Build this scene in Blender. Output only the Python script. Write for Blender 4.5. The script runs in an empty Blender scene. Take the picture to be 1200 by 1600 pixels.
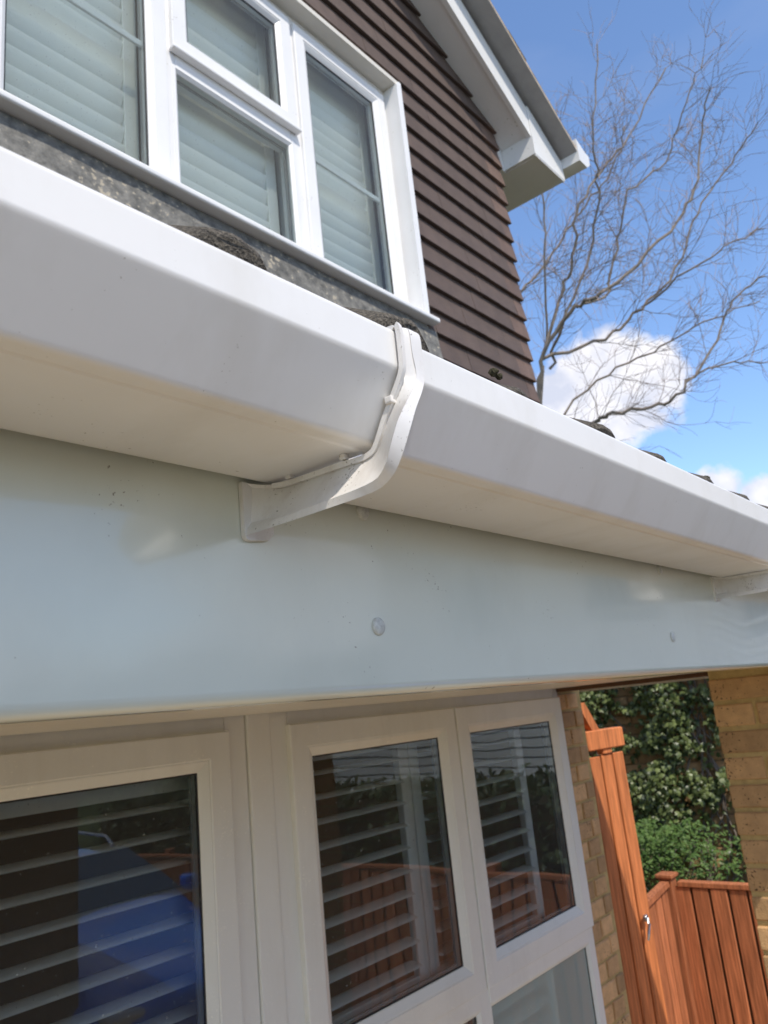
import bpy, bmesh, math, random
from mathutils import Vector, Matrix, noise

random.seed(7)
S = bpy.context.scene
COL = S.collection
H = 2.30            # camera height above the drive; geometry below is written with z relative to the camera

# ------------------------------------------------------------------ camera
cam_d = bpy.data.cameras.new('camera')
cam = bpy.data.objects.new('camera', cam_d)
COL.objects.link(cam)
right = Vector((.6457, -.7569, -.1003)).normalized()
fwd = Vector((.7530, .6095, .2482))
fwd = (fwd - right * fwd.dot(right)).normalized()
up = right.cross(fwd)
m = Matrix((right, up, -fwd)).transposed().to_4x4()
m.translation = Vector((0, 0, H))
cam.matrix_world = m
cam_d.sensor_fit = 'VERTICAL'
cam_d.sensor_height = 36
cam_d.sensor_width = 27
cam_d.lens = 1236 / 1600 * 36
cam_d.clip_start = .01
cam_d.clip_end = 500
cam_d.dof.use_dof = True
cam_d.dof.focus_distance = .56
cam_d.dof.aperture_fstop = 19
S.camera = cam

# ------------------------------------------------------------------ sun and sky
SUN = Vector((-.45, -1.0, 1.38)).normalized()     # towards the sun
sun_d = bpy.data.lights.new('sun', 'SUN')
sun_d.energy = 2.0
sun_d.angle = math.radians(.53)
sun_d.color = (1.0, .925, .81)
sun = bpy.data.objects.new('sun', sun_d)
COL.objects.link(sun)
sun.rotation_euler = SUN.to_track_quat('Z', 'Y').to_euler()
sun.location = (-4, -8, 14)

W = bpy.data.worlds.new('World')
S.world = W
W.use_nodes = True
wn, wl = W.node_tree.nodes, W.node_tree.links
wn.clear()
w_out = wn.new('ShaderNodeOutputWorld')
w_bg = wn.new('ShaderNodeBackground')
w_sky = wn.new('ShaderNodeTexSky')
w_sky.sky_type = 'NISHITA'
w_sky.sun_disc = False
w_sky.sun_elevation = math.asin(SUN.z)
w_sky.sun_rotation = math.atan2(SUN.x, SUN.y)
w_sky.air_density = .85
w_sky.dust_density = .05
w_sky.ozone_density = 4.0
w_bg.inputs['Strength'].default_value = .145
w_tc = wn.new('ShaderNodeTexCoord')


def wmath(op, a, b=None, clamp=False):
    n = wn.new('ShaderNodeMath'); n.operation = op; n.use_clamp = clamp
    for i, v in enumerate((a, b)):
        if v is None: continue
        if hasattr(v, 'links'): wl.new(v, n.inputs[i])
        else: n.inputs[i].default_value = v
    return n.outputs[0]


w_nz = wn.new('ShaderNodeTexNoise'); w_nz.inputs['Scale'].default_value = 16; w_nz.inputs['Detail'].default_value = 7
w_nz.inputs['Roughness'].default_value = .58
wl.new(w_tc.outputs['Generated'], w_nz.inputs['Vector'])
dens = None
# cumulus heaps low in the east and a few more round the horizon
PUFFS = [((.868, .340, .350), .060), ((.858, .355, .372), .050), ((.866, .322, .384), .046), ((.885, .300, .368), .046),
         ((.892, .288, .345), .042), ((.872, .345, .322), .058), ((.848, .385, .345), .045), ((.888, .318, .325), .050), ((.940, .262, .212), .036),
         ((.955, .224, .192), .034), ((.930, .300, .195), .05), ((.2, .95, .3), .12), ((.35, .9, .28), .1),
         ((-.8, .5, .3), .14), ((-.9, -.3, .25), .13), ((.2, -.93, .3), .12), ((.6, -.75, .28), .11), ((.93, -.2, .22), .10), ((-.5, -.8, .3), .13)]
for d, r in PUFFS:
    d = Vector(d).normalized()
    v = wn.new('ShaderNodeVectorMath'); v.operation = 'DISTANCE'
    wl.new(w_tc.outputs['Generated'], v.inputs[0]); v.inputs[1].default_value = d
    k = wmath('SUBTRACT', 1.0, wmath('DIVIDE', v.outputs['Value'], r))
    dens = k if dens is None else wmath('MAXIMUM', dens, k)
edge = wmath('MULTIPLY', wmath('SUBTRACT', w_nz.outputs['Fac'], .5), 2.1)
cl = wmath('MULTIPLY', wmath('ADD', dens, edge), 2.6, True)
# unseen cloud added for neutral fill light, masked out where the camera looks
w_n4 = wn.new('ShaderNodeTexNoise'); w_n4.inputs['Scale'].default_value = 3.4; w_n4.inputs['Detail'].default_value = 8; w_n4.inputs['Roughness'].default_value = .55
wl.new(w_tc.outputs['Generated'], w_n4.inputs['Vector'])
w_mask = wn.new('ShaderNodeVectorMath'); w_mask.operation = 'DISTANCE'
wl.new(w_tc.outputs['Generated'], w_mask.inputs[0]); w_mask.inputs[1].default_value = Vector((.86, .28, .45)).normalized()
view_mask = wmath('MULTIPLY', wmath('SUBTRACT', .75, w_mask.outputs['Value']), 1.2, True)
fill_cloud = wmath('MULTIPLY', wmath('SUBTRACT', wmath('SUBTRACT', w_n4.outputs['Fac'], .435), view_mask), 7.0, True)
cl = wmath('MAXIMUM', cl, fill_cloud)
# thin high veil
w_n2 = wn.new('ShaderNodeTexNoise'); w_n2.inputs['Scale'].default_value = 3.2; w_n2.inputs['Detail'].default_value = 5
w_map = wn.new('ShaderNodeMapping'); w_map.inputs['Scale'].default_value = (1, 1, 2.6)
wl.new(w_tc.outputs['Generated'], w_map.inputs['Vector']); wl.new(w_map.outputs[0], w_n2.inputs['Vector'])
veil = wmath('MULTIPLY', wmath('SUBTRACT', w_n2.outputs['Fac'], .56, True), .35, True)
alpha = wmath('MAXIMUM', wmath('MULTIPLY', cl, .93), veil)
w_n3 = wn.new('ShaderNodeTexNoise'); w_n3.inputs['Scale'].default_value = 22; w_n3.inputs['Detail'].default_value = 4
wl.new(w_tc.outputs['Generated'], w_n3.inputs['Vector'])
w_cr = wn.new('ShaderNodeValToRGB')
w_cr.color_ramp.elements[0].position = .36; w_cr.color_ramp.elements[0].color = (2.7, 2.8, 3.25, 1)
w_cr.color_ramp.elements[1].position = .62; w_cr.color_ramp.elements[1].color = (3.95, 3.85, 3.95, 1)
wl.new(w_n3.outputs['Fac'], w_cr.inputs['Fac'])
w_mix = wn.new('ShaderNodeMix'); w_mix.data_type = 'RGBA'
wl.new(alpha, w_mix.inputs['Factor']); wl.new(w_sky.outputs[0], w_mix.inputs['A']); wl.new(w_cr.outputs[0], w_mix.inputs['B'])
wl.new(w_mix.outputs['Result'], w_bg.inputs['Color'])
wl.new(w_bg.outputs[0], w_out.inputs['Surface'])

S.view_settings.view_transform = 'Standard'
S.view_settings.look = 'None'
S.view_settings.gamma = 1
S.view_settings.use_curve_mapping = False
S.view_settings.exposure = .95
S.render.engine = 'CYCLES'
S.cycles.max_bounces = 10
S.cycles.diffuse_bounces = 5
S.cycles.glossy_bounces = 5
S.cycles.transparent_max_bounces = 12
S.cycles.use_denoising = True

# ------------------------------------------------------------------ materials
MATS = {}


def lerp3(c, k):
    return tuple(max(0, min(1, v * k)) for v in c) + (1,)


def mat(name, col, rough=.5, var=.1, scale=8, bump=0., bscale=60, spec=.5, rnd=0., speck=None, coat=0., metal=0., streak=None, stretch=None, tint=None):
    """Principled with noise-varied colour, per-object variation, fine relief and optional dirt specks (colour, size, amount)."""
    M = bpy.data.materials.new(name); M.use_nodes = True
    n, l = M.node_tree.nodes, M.node_tree.links
    b = n['Principled BSDF']
    geo = n.new('ShaderNodeNewGeometry')
    pos = geo.outputs['Position']
    if stretch:
        mp = n.new('ShaderNodeMapping'); mp.inputs['Scale'].default_value = stretch
        l.new(pos, mp.inputs['Vector']); pos = mp.outputs[0]
    nz = n.new('ShaderNodeTexNoise'); nz.inputs['Scale'].default_value = scale; nz.inputs['Detail'].default_value = 6
    nz.inputs['Roughness'].default_value = .6
    l.new(pos, nz.inputs['Vector'])
    cr = n.new('ShaderNodeValToRGB')
    cr.color_ramp.elements[0].position = .28; cr.color_ramp.elements[1].position = .72
    cr.color_ramp.elements[0].color = lerp3(col, 1 - var)
    cr.color_ramp.elements[1].color = lerp3(tint or col, 1 + var)
    l.new(nz.outputs['Fac'], cr.inputs['Fac'])
    out = cr.outputs[0]
    if rnd:
        oi = n.new('ShaderNodeObjectInfo')
        mr = n.new('ShaderNodeMapRange'); mr.inputs['To Min'].default_value = 1 - rnd; mr.inputs['To Max'].default_value = 1 + rnd
        l.new(oi.outputs['Random'], mr.inputs['Value'])
        hs = n.new('ShaderNodeHueSaturation'); l.new(out, hs.inputs['Color']); l.new(mr.outputs[0], hs.inputs['Value'])
        out = hs.outputs[0]
    if streak:
        scol, sscale, amt = streak
        mp2 = n.new('ShaderNodeMapping'); mp2.inputs['Scale'].default_value = sscale
        l.new(geo.outputs['Position'], mp2.inputs['Vector'])
        n7 = n.new('ShaderNodeTexNoise'); n7.inputs['Scale'].default_value = 1; n7.inputs['Detail'].default_value = 5; n7.inputs['Roughness'].default_value = .62
        l.new(mp2.outputs[0], n7.inputs['Vector'])
        m7 = n.new('ShaderNodeMapRange'); m7.inputs['From Min'].default_value = .48; m7.inputs['From Max'].default_value = .78; m7.inputs['To Max'].default_value = amt
        l.new(n7.outputs['Fac'], m7.inputs['Value'])
        x7 = n.new('ShaderNodeMix'); x7.data_type = 'RGBA'
        l.new(m7.outputs[0], x7.inputs['Factor']); l.new(out, x7.inputs['A']); x7.inputs['B'].default_value = scol + (1,)
        out = x7.outputs['Result']
    if speck:
        sc, size, amt = speck
        n4 = n.new('ShaderNodeTexNoise'); n4.inputs['Scale'].default_value = size; n4.inputs['Detail'].default_value = 3
        l.new(geo.outputs['Position'], n4.inputs['Vector'])
        n5 = n.new('ShaderNodeTexNoise'); n5.inputs['Scale'].default_value = size * .06; n5.inputs['Detail'].default_value = 3
        l.new(geo.outputs['Position'], n5.inputs['Vector'])
        ad = n.new('ShaderNodeMath'); ad.operation = 'MULTIPLY_ADD'; ad.inputs[1].default_value = .5
        l.new(n5.outputs['Fac'], ad.inputs[0]); l.new(n4.outputs['Fac'], ad.inputs[2])
        c5 = n.new('ShaderNodeMapRange'); c5.inputs['From Min'].default_value = 1.06 - amt; c5.inputs['From Max'].default_value = 1.12 - amt
        l.new(ad.outputs[0], c5.inputs['Value'])
        mx = n.new('ShaderNodeMix'); mx.data_type = 'RGBA'
        l.new(c5.outputs[0], mx.inputs['Factor']); l.new(out, mx.inputs['A']); mx.inputs['B'].default_value = sc + (1,)
        out = mx.outputs['Result']
    l.new(out, b.inputs['Base Color'])
    rr = n.new('ShaderNodeMapRange'); rr.inputs['To Min'].default_value = max(.02, rough - .08); rr.inputs['To Max'].default_value = min(1, rough + .08)
    l.new(nz.outputs['Fac'], rr.inputs['Value']); l.new(rr.outputs[0], b.inputs['Roughness'])
    b.inputs['Specular IOR Level'].default_value = spec
    b.inputs['Metallic'].default_value = metal
    if coat: b.inputs['Coat Weight'].default_value = coat; b.inputs['Coat Roughness'].default_value = .06
    if bump:
        bn = n.new('ShaderNodeTexNoise'); bn.inputs['Scale'].default_value = bscale; bn.inputs['Detail'].default_value = 5
        l.new(pos, bn.inputs['Vector'])
        bp = n.new('ShaderNodeBump'); bp.inputs['Strength'].default_value = 1; bp.inputs['Distance'].default_value = bump
        l.new(bn.outputs['Fac'], bp.inputs['Height']); l.new(bp.outputs[0], b.inputs['Normal'])
    MATS[name] = M
    return M


mat('gutter white', (.79, .775, .755), .34, .025, 6, .00008, 25, .45, speck=((.40, .37, .32), 420, .05), streak=((.52, .48, .40), (17, 8, 8), .30))
mat('bracket white', (.77, .745, .715), .40, .03, 30, .00006, 200, .4, speck=((.32, .29, .24), 500, .125), streak=((.45, .38, .32), (60, 60, 40), .45))
mat('fascia white', (.70, .72, .625), .19, .03, 5, .0005, 4.5, .55, speck=((.3, .28, .22), 300, .08), coat=.6, streak=((.45, .45, .38), (8, 3, 5), .20))
mat('soffit white', (.68, .64, .56), .4, .04, 6)
mat('frame white', (.80, .79, .735), .33, .025, 5, .0001, 60, .4, speck=((.9, .88, .8), 190, .13), streak=((.52, .48, .40), (16, 16, 3), .18))
mat('upper frame white', (.80, .79, .78), .33, .03, 6, spec=.4, speck=((.5, .47, .42), 150, .08))
mat('barge white', (.78, .77, .75), .35, .04, 5, spec=.4, speck=((.4, .42, .33), 60, .07))
mat('cap grey', (.62, .62, .57), .45, .25, 260)
mat('gasket', (.012, .012, .013), .55, .1)
mat('shutter white', (.88, .87, .83), .4, .03, 6)
mat('wall tile brown', (.108, .077, .063), .66, .16, 14, .0010, 160, .3, rnd=.07)
mat('corner tile brown', (.15, .098, .075), .65, .2, 14, .0012, 160, .3, rnd=.14)
mat('roof tile dark', (.045, .041, .038), .9, .6, 420, .003, 420, .25, tint=(.12, .105, .085), rnd=.15)
mat('verge mortar', (.46, .33, .19), .9, .35, 40, .004, 120, .2)
mat('undercloak grey', (.34, .33, .32), .8, .12, 12, .001, 100, .2)
mat('lead grey', (.125, .125, .118), .75, .45, 30, .004, 90, .3, speck=((.40, .35, .27), 60, .175), tint=(.18, .172, .155))
mat('brick tan', (.53, .325, .16), .85, .16, 30, .0018, 190, .25, rnd=.27, speck=((.10, .06, .035), 130, .145))
mat('mortar', (.50, .36, .16), .95, .18, 40, .002, 200, .1)
mat('fence orange', (.42, .150, .066), .72, .48, 9, .0018, 22, .25, rnd=.2, stretch=(9, 9, .5))
mat('gate orange', (.55, .185, .066), .7, .42, 9, .0018, 22, .25, rnd=.15, stretch=(9, 9, .5))
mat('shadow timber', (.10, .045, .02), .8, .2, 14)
mat('steel', (.55, .55, .56), .3, .1, 30, metal=1)
mat('bark', (.23, .19, .155), .85, .3, 6, .01, 14, .2)
mat('twig', (.36, .28, .255), .8, .25, 3, 0, 14, .2)
mat('asphalt', (.17, .15, .125), .9, .25, 30, .003, 200, .3)
mat('ground paving', (.50, .41, .265), .85, .2, 2.2, .004, 30, .3)
mat('grass green', (.055, .09, .025), .9, .4, 5, .03, 20, .2)
mat('room plaster', (.34, .27, .20), .9, .05, 3)
mat('room dark', (.16, .12, .085), .9, .1, 3)
mat('shed brown', (.13, .065, .028), .75, .2, 12, .001, 50, .3, rnd=.12, stretch=(6, 6, .8))
mat('car blue', (.010, .17, .85), .22, .05, 3, spec=.6, coat=1)
mat('car glass', (.03, .07, .13), .05, .05, 3, spec=.7, coat=.5)
mat('tyre black', (.02, .02, .02), .7, .1, 20)
mat('lamp clear', (.6, .62, .65), .1, .05, 9, spec=.8, coat=1)
mat('clad white', (.62, .61, .60), .6, .06, 5, rnd=.05)
mat('slate grey', (.12, .12, .13), .7, .2, 6)
mat('moss dark', (.055, .05, .03), .95, .5, 200, .004, 300, .1)


def leaf_mat(name, a, b, rough, spec):
    M = bpy.data.materials.new(name); M.use_nodes = True
    n, l = M.node_tree.nodes, M.node_tree.links
    p = n['Principled BSDF']
    geo = n.new('ShaderNodeNewGeometry')
    cr = n.new('ShaderNodeValToRGB')
    cr.color_ramp.elements[0].color = a + (1,); cr.color_ramp.elements[1].color = b + (1,)
    l.new(geo.outputs['Random Per Island'], cr.inputs['Fac']); l.new(cr.outputs[0], p.inputs['Base Color'])
    p.inputs['Roughness'].default_value = rough; p.inputs['Specular IOR Level'].default_value = spec
    tr = n.new('ShaderNodeBsdfTranslucent'); l.new(cr.outputs[0], tr.inputs['Color'])
    mx = n.new('ShaderNodeMixShader'); mx.inputs[0].default_value = .22
    l.new(p.outputs[0], mx.inputs[1]); l.new(tr.outputs[0], mx.inputs[2])
    l.new(mx.outputs[0], n['Material Output'].inputs['Surface'])
    MATS[name] = M


leaf_mat('ivy leaf', (.016, .036, .008), (.22, .27, .09), .40, .5)
leaf_mat('fresh leaf', (.045, .10, .018), (.13, .21, .055), .5, .3)
leaf_mat('hedge leaf', (.02, .045, .012), (.07, .12, .035), .5, .4)


def glass(name, tint, mul, milk=.03):
    M = bpy.data.materials.new(name); M.use_nodes = True
    n, l = M.node_tree.nodes, M.node_tree.links
    n.remove(n['Principled BSDF'])
    t = n.new('ShaderNodeBsdfTransparent'); t.inputs['Color'].default_value = tint + (1,)
    g = n.new('ShaderNodeBsdfGlossy'); g.inputs['Roughness'].default_value = .003
    g.inputs['Color'].default_value = (.95, 1, .98, 1)
    fr = n.new('ShaderNodeFresnel'); fr.inputs['IOR'].default_value = 1.5
    geo = n.new('ShaderNodeNewGeometry')
    bn = n.new('ShaderNodeTexNoise'); bn.inputs['Scale'].default_value = 2.2; bn.inputs['Detail'].default_value = 1
    l.new(geo.outputs['Position'], bn.inputs['Vector'])
    bp = n.new('ShaderNodeBump'); bp.inputs['Distance'].default_value = .003
    l.new(bn.outputs['Fac'], bp.inputs['Height']); l.new(bp.outputs[0], g.inputs['Normal'])
    mm = n.new('ShaderNodeMath'); mm.operation = 'MULTIPLY'; mm.inputs[1].default_value = mul; mm.use_clamp = True
    l.new(fr.outputs[0], mm.inputs[0])
    mx = n.new('ShaderNodeMixShader')
    l.new(mm.outputs[0], mx.inputs[0]); l.new(t.outputs[0], mx.inputs[1]); l.new(g.outputs[0], mx.inputs[2])
    top = mx.outputs[0]
    # dried drops and dust on the outside
    d = n.new('ShaderNodeBsdfDiffuse'); d.inputs['Color'].default_value = (.62, .62, .58, 1) if milk < .1 else (.68, .82, .76, 1)
    vz = n.new('ShaderNodeTexNoise'); vz.inputs['Scale'].default_value = 150; vz.inputs['Detail'].default_value = 2
    l.new(geo.outputs['Position'], vz.inputs['Vector'])
    vm = n.new('ShaderNodeMapRange'); vm.inputs['From Min'].default_value = .70; vm.inputs['From Max'].default_value = .76
    vm.inputs['To Max'].default_value = .6; vm.inputs['To Min'].default_value = milk
    l.new(vz.outputs['Fac'], vm.inputs['Value'])
    m2 = n.new('ShaderNodeMixShader')
    l.new(vm.outputs[0], m2.inputs[0]); l.new(top, m2.inputs[1]); l.new(d.outputs[0], m2.inputs[2])
    l.new(m2.outputs[0], n['Material Output'].inputs['Surface'])
    MATS[name] = M


glass('pane lower', (.92, .95, .91), 1.9, .045)
glass('pane obscure', (.80, .92, .86), 1.6, .38)
glass('pane upper', (.92, .975, .95), .8)


def brick_mat():
    M = bpy.data.materials.new('brick courses'); M.use_nodes = True
    n, l = M.node_tree.nodes, M.node_tree.links
    b = n['Principled BSDF']
    geo = n.new('ShaderNodeNewGeometry')
    sx = n.new('ShaderNodeSeparateXYZ'); l.new(geo.outputs['Position'], sx.inputs[0])
    ad = n.new('ShaderNodeMath'); ad.operation = 'ADD'; l.new(sx.outputs[0], ad.inputs[0]); l.new(sx.outputs[1], ad.inputs[1])
    cb = n.new('ShaderNodeCombineXYZ'); l.new(ad.outputs[0], cb.inputs[0]); l.new(sx.outputs[2], cb.inputs[1])
    t = n.new('ShaderNodeTexBrick'); t.inputs['Scale'].default_value = 1
    t.inputs['Brick Width'].default_value = .225; t.inputs['Row Height'].default_value = .075; t.inputs['Mortar Size'].default_value = .005
    t.inputs['Color1'].default_value = (.36, .23, .12, 1); t.inputs['Color2'].default_value = (.44, .27, .14, 1); t.inputs['Mortar'].default_value = (.38, .28, .14, 1)
    l.new(cb.outputs[0], t.inputs['Vector']); l.new(t.outputs[0], b.inputs['Base Color'])
    b.inputs['Roughness'].default_value = .9
    MATS['brick courses'] = M


brick_mat()

# ------------------------------------------------------------------ builders


class MB:
    def __init__(s): s.bm = bmesh.new()

    def face(s, vs): return s.bm.faces.new([s.bm.verts.new(v) for v in vs])

    def box(s, x0, x1, y0, y1, z0, z1, bev=0., seg=2, rot=None, pivot=None):
        vs = [s.bm.verts.new((x, y, z)) for x in (x0, x1) for y in (y0, y1) for z in (z0, z1)]
        fs = [s.bm.faces.new([vs[i] for i in q]) for q in ((0, 1, 3, 2), (4, 6, 7, 5), (0, 4, 5, 1), (2, 3, 7, 6), (0, 2, 6, 4), (1, 5, 7, 3))]
        new = vs
        if bev:
            es = list({e for f in fs for e in f.edges})
            r = bmesh.ops.bevel(s.bm, geom=es, offset=bev, segments=seg, affect='EDGES', profile=.5)
            new = list({v for f in r['faces'] for v in f.verts} | {v for v in vs if v.is_valid})
        if rot is not None:
            bmesh.ops.rotate(s.bm, verts=new, cent=pivot or ((x0 + x1) / 2, (y0 + y1) / 2, (z0 + z1) / 2), matrix=rot)
        return new

    def loft(s, rings, closed=True, caps=True):
        R = [[s.bm.verts.new(p) for p in r] for r in rings]
        n = len(R[0])
        for a, b in zip(R, R[1:]):
            for i in range(n if closed else n - 1):
                j = (i + 1) % n
                s.bm.faces.new((a[i], a[j], b[j], b[i]))
        if caps and closed:
            s.bm.faces.new(R[0][::-1]); s.bm.faces.new(R[-1])

    def extrude_x(s, prof, x0, x1, caps=True):
        s.loft([[(x0, y, z) for y, z in prof], [(x1, y, z) for y, z in prof]], caps=caps)

    def extrude_y(s, prof, y0, y1):
        s.loft([[(x, y0, z) for x, z in prof], [(x, y1, z) for x, z in prof]])

    def ring(s, x0, x1, z0, z1, prof):
        """mitred rectangular frame: prof is (inset, y) from outside to inside, closed back to the start"""
        R = []
        for d, y in prof:
            R.append([s.bm.verts.new(p) for p in ((x0 + d, y, z0 + d), (x1 - d, y, z0 + d), (x1 - d, y, z1 - d), (x0 + d, y, z1 - d))])
        R.append(R[0])
        for a, b in zip(R, R[1:]):
            for i in range(4):
                j = (i + 1) % 4
                s.bm.faces.new((a[i], a[j], b[j], b[i]))

    def tube(s, pts, rads, n=6, caps=True):
        rings = []
        up0 = Vector((.3, .2, 1)).normalized()
        for i, p in enumerate(pts):
            p = Vector(p)
            d = (Vector(pts[min(i + 1, len(pts) - 1)]) - Vector(pts[max(i - 1, 0)]))
            if d.length < 1e-6: d = Vector((0, 0, 1))
            d.normalize()
            a = d.cross(up0)
            if a.length < .05: a = d.cross(Vector((1, 0, 0)))
            a.normalize(); b = d.cross(a)
            rings.append([tuple(p + (a * math.cos(2 * math.pi * k / n) + b * math.sin(2 * math.pi * k / n)) * rads[i]) for k in range(n)])
        s.loft(rings, caps=caps)

    def disc(s, c, axis, r, h, n=20, dome=0.):
        """short cylinder along axis from c, with an optional domed end"""
        c = Vector(c); ax = Vector(axis).normalized()
        a = ax.orthogonal().normalized(); b = ax.cross(a)
        prof = [(r, 0), (r, h)]
        if dome: prof += [(r * .92, h + dome * .45), (r * .7, h + dome * .8), (r * .35, h + dome)]
        s.loft([[tuple(c + (a * math.cos(2 * math.pi * k / n) + b * math.sin(2 * math.pi * k / n)) * rr + ax * hh) for k in range(n)] for rr, hh in prof])


def world_loc(o):
    v = Vector((0, 0, 0))
    while o:
        v += o.location; o = o.parent
    return v


def obj(name, mb, material, parent=None, smooth=False, angle=35, loc=None, **props):
    """link the collected shapes as one mesh object; vertices are camera-relative (z + H gives world)"""
    bm = mb.bm
    bmesh.ops.recalc_face_normals(bm, faces=bm.faces[:])
    vs = [v.co for v in bm.verts]
    lo = Vector([min(v[i] for v in vs) for i in range(3)]); hi = Vector([max(v[i] for v in vs) for i in range(3)])
    c = Vector(((lo.x + hi.x) / 2, (lo.y + hi.y) / 2, lo.z if parent is None else (lo.z + hi.z) / 2))
    if loc is not None: c = Vector(loc)
    for v in bm.verts: v.co -= c
    me = bpy.data.meshes.new(name); bm.to_mesh(me); bm.free()
    me.materials.append(MATS[material])
    if smooth:
        me.shade_smooth()
        try: me.set_sharp_from_angle(angle=math.radians(angle))
        except Exception: pass
    o = bpy.data.objects.new(name, me); COL.objects.link(o)
    o.location = c + Vector((0, 0, H)) - world_loc(parent)
    o.parent = parent
    for k, v in props.items(): o[k] = v
    return o


def inst(name, src, loc, parent, rot=None):
    """another piece that shares its mesh (loc camera-relative centre)"""
    o = bpy.data.objects.new(name, src.data); COL.objects.link(o)
    o.location = Vector(loc) + Vector((0, 0, H)) - world_loc(parent)
    if rot: o.rotation_euler = rot
    o.parent = parent
    return o


def thing(name, label, cat, loc, group=None):
    o = bpy.data.objects.new(name, None); COL.objects.link(o)
    o.empty_display_size = .05
    o.location = Vector(loc) + Vector((0, 0, H))
    o['label'] = label; o['category'] = cat
    if group: o['group'] = group
    return o


def tag(o, label, cat, group=None):
    o['label'] = label; o['category'] = cat
    if group: o['group'] = group
    return o


def copy_tree(o, delta, label, parent=None):
    c = o.copy(); COL.objects.link(c)
    if parent: c.parent = parent
    else:
        c.location = o.location + Vector(delta); c['label'] = label
    for ch in list(o.children): copy_tree(ch, delta, label, c)
    return c


def box_obj(name, material, parent, x0, x1, y0, y1, z0, z1, bev=0., **kw):
    b = MB(); b.box(x0, x1, y0, y1, z0, z1, bev)
    return obj(name, b, material, parent, **kw)


def arc(cx, cy, r, a0, a1, n):
    return [(cx + r * math.cos(math.radians(a0 + (a1 - a0) * i / n)), cy + r * math.sin(math.radians(a0 + (a1 - a0) * i / n))) for i in range(n + 1)]


# ------------------------------------------------------------------ ground
g = MB(); g.face([(-60, -60, -H), (80, -60, -H), (80, 80, -H), (-60, 80, -H)])
o = obj('ground', g, 'grass green'); o['kind'] = 'structure'
g = MB(); g.face([(-8, -12, -H + .004), (4.6, -12, -H + .004), (4.6, 1.9, -H + .004), (-8, 1.9, -H + .004)])
o = obj('driveway', g, 'asphalt'); o['kind'] = 'structure'
g = MB(); g.box(-8, 4.6, -1.15, 1.9, -H - .05, -H + .03, .004)  # pale strip by the house, added to bounce light up under the gutter
o = obj('bounce_paving', g, 'ground paving'); o['kind'] = 'structure'

# ------------------------------------------------------------------ house
YW, YU = 1.67, 1.70
house = thing('house', 'brick house with brown hung tiles above and white windows on both floors', 'house', (.0, 4.2, -H))
# shell
w = MB()
w.box(-3.2, .50, 1.70, 1.95, -H, .60)              # lower front wall left of the window
w.box(.50, 3.10, 1.70, 1.95, -H, -1.56)
w.box(3.10, 3.36, 1.705, 1.95, -H, .60)
w.box(.50, 3.10, 1.705, 1.95, .09, .60)
obj('lower_wall', w, 'brick courses', house)
w = MB()
w.box(3.11, 3.36, 1.95, 7.29, -H, .60)
w.box(-3.2, -2.95, 1.95, 7.29, -H, .60)
w.box(-2.95, 3.11, 7.25, 7.29, -H, .60)
obj('side_wall', w, 'brick courses', house)
w = MB()
w.box(-3.2, .60, 1.665, 1.95, .60, 2.70)
w.box(2.43, 3.29, 1.676, 1.95, .60, 2.70)
w.box(.60, 2.43, 1.665, 1.95, .60, 1.50)
w.box(.60, 2.43, 1.676, 1.95, 2.685, 2.70)
TP = .554                                            # roof slope (about 29 degrees)


def barge_low(x): return 2.874 - TP * (x - 3.368)    # underside line of the verge


w.extrude_y([(-3.2, 2.70), (3.29, 2.70), (3.29, barge_low(3.29) + .04), (0, barge_low(0) + .04), (-3.2, barge_low(3.2) + .04)], 1.678, 1.95)
w.box(3.11, 3.28, 1.95, 7.29, .60, 2.90)
w.box(-3.2, -2.95, 1.95, 7.29, .60, 2.90)
obj('upper_wall', w, 'wall tile brown', house)
w = MB()
w.box(-2.95, 3.11, 1.95, 7.25, .30, .60)
obj('intermediate_floor', w, 'room plaster', house)
w = MB(); w.box(-2.95, 3.11, 1.95, 7.25, -H + .01, -H + .03)
obj('room_floor', w, 'room dark', house)
w = MB(); w.box(-2.9, 3.1, 3.9, 4.0, -H + .03, .30); w.box(-2.9, 3.1, 3.9, 4.0, .60, 3.0)
obj('room_wall', w, 'room dark', house)
w = MB(); w.box(-2.95, 3.11, 1.95, 7.25, 2.75, 2.80)
obj('room_ceiling', w, 'room plaster', house)
# rear gable
w = MB(); w.extrude_y([(-3.2, .60), (3.29, .60), (3.29, barge_low(3.29)), (0, barge_low(0)), (-3.2, barge_low(3.2))], 7.3, 7.5); obj('gable_wall', w, 'brick courses', house)

# bricks of the strip between window and corner
BH, BG = .065, .0755
strip = []
bs = {}
for ln in (.215, .1025, .07, .16):
    b = MB(); b.box(-ln / 2, ln / 2, -.05, .05, -BH / 2, BH / 2, .004, 1)
    for v in b.bm.verts: v.co += Vector([random.uniform(-.0012, .0012) for _ in range(3)])
    bs[ln] = b
first = {}


def brick(ln, c, parent, rz=0):
    if ln not in first:
        for v in bs[ln].bm.verts: v.co += Vector(c)
        o = obj('brick', bs[ln], 'brick tan', parent, loc=c)
        if rz: o.rotation_euler.z = rz
        first[ln] = o
        return o
    return inst('brick', first[ln], c, parent, (random.uniform(-.006, .006), random.uniform(-.008, .008), rz + random.uniform(-.008, .008)))


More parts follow.
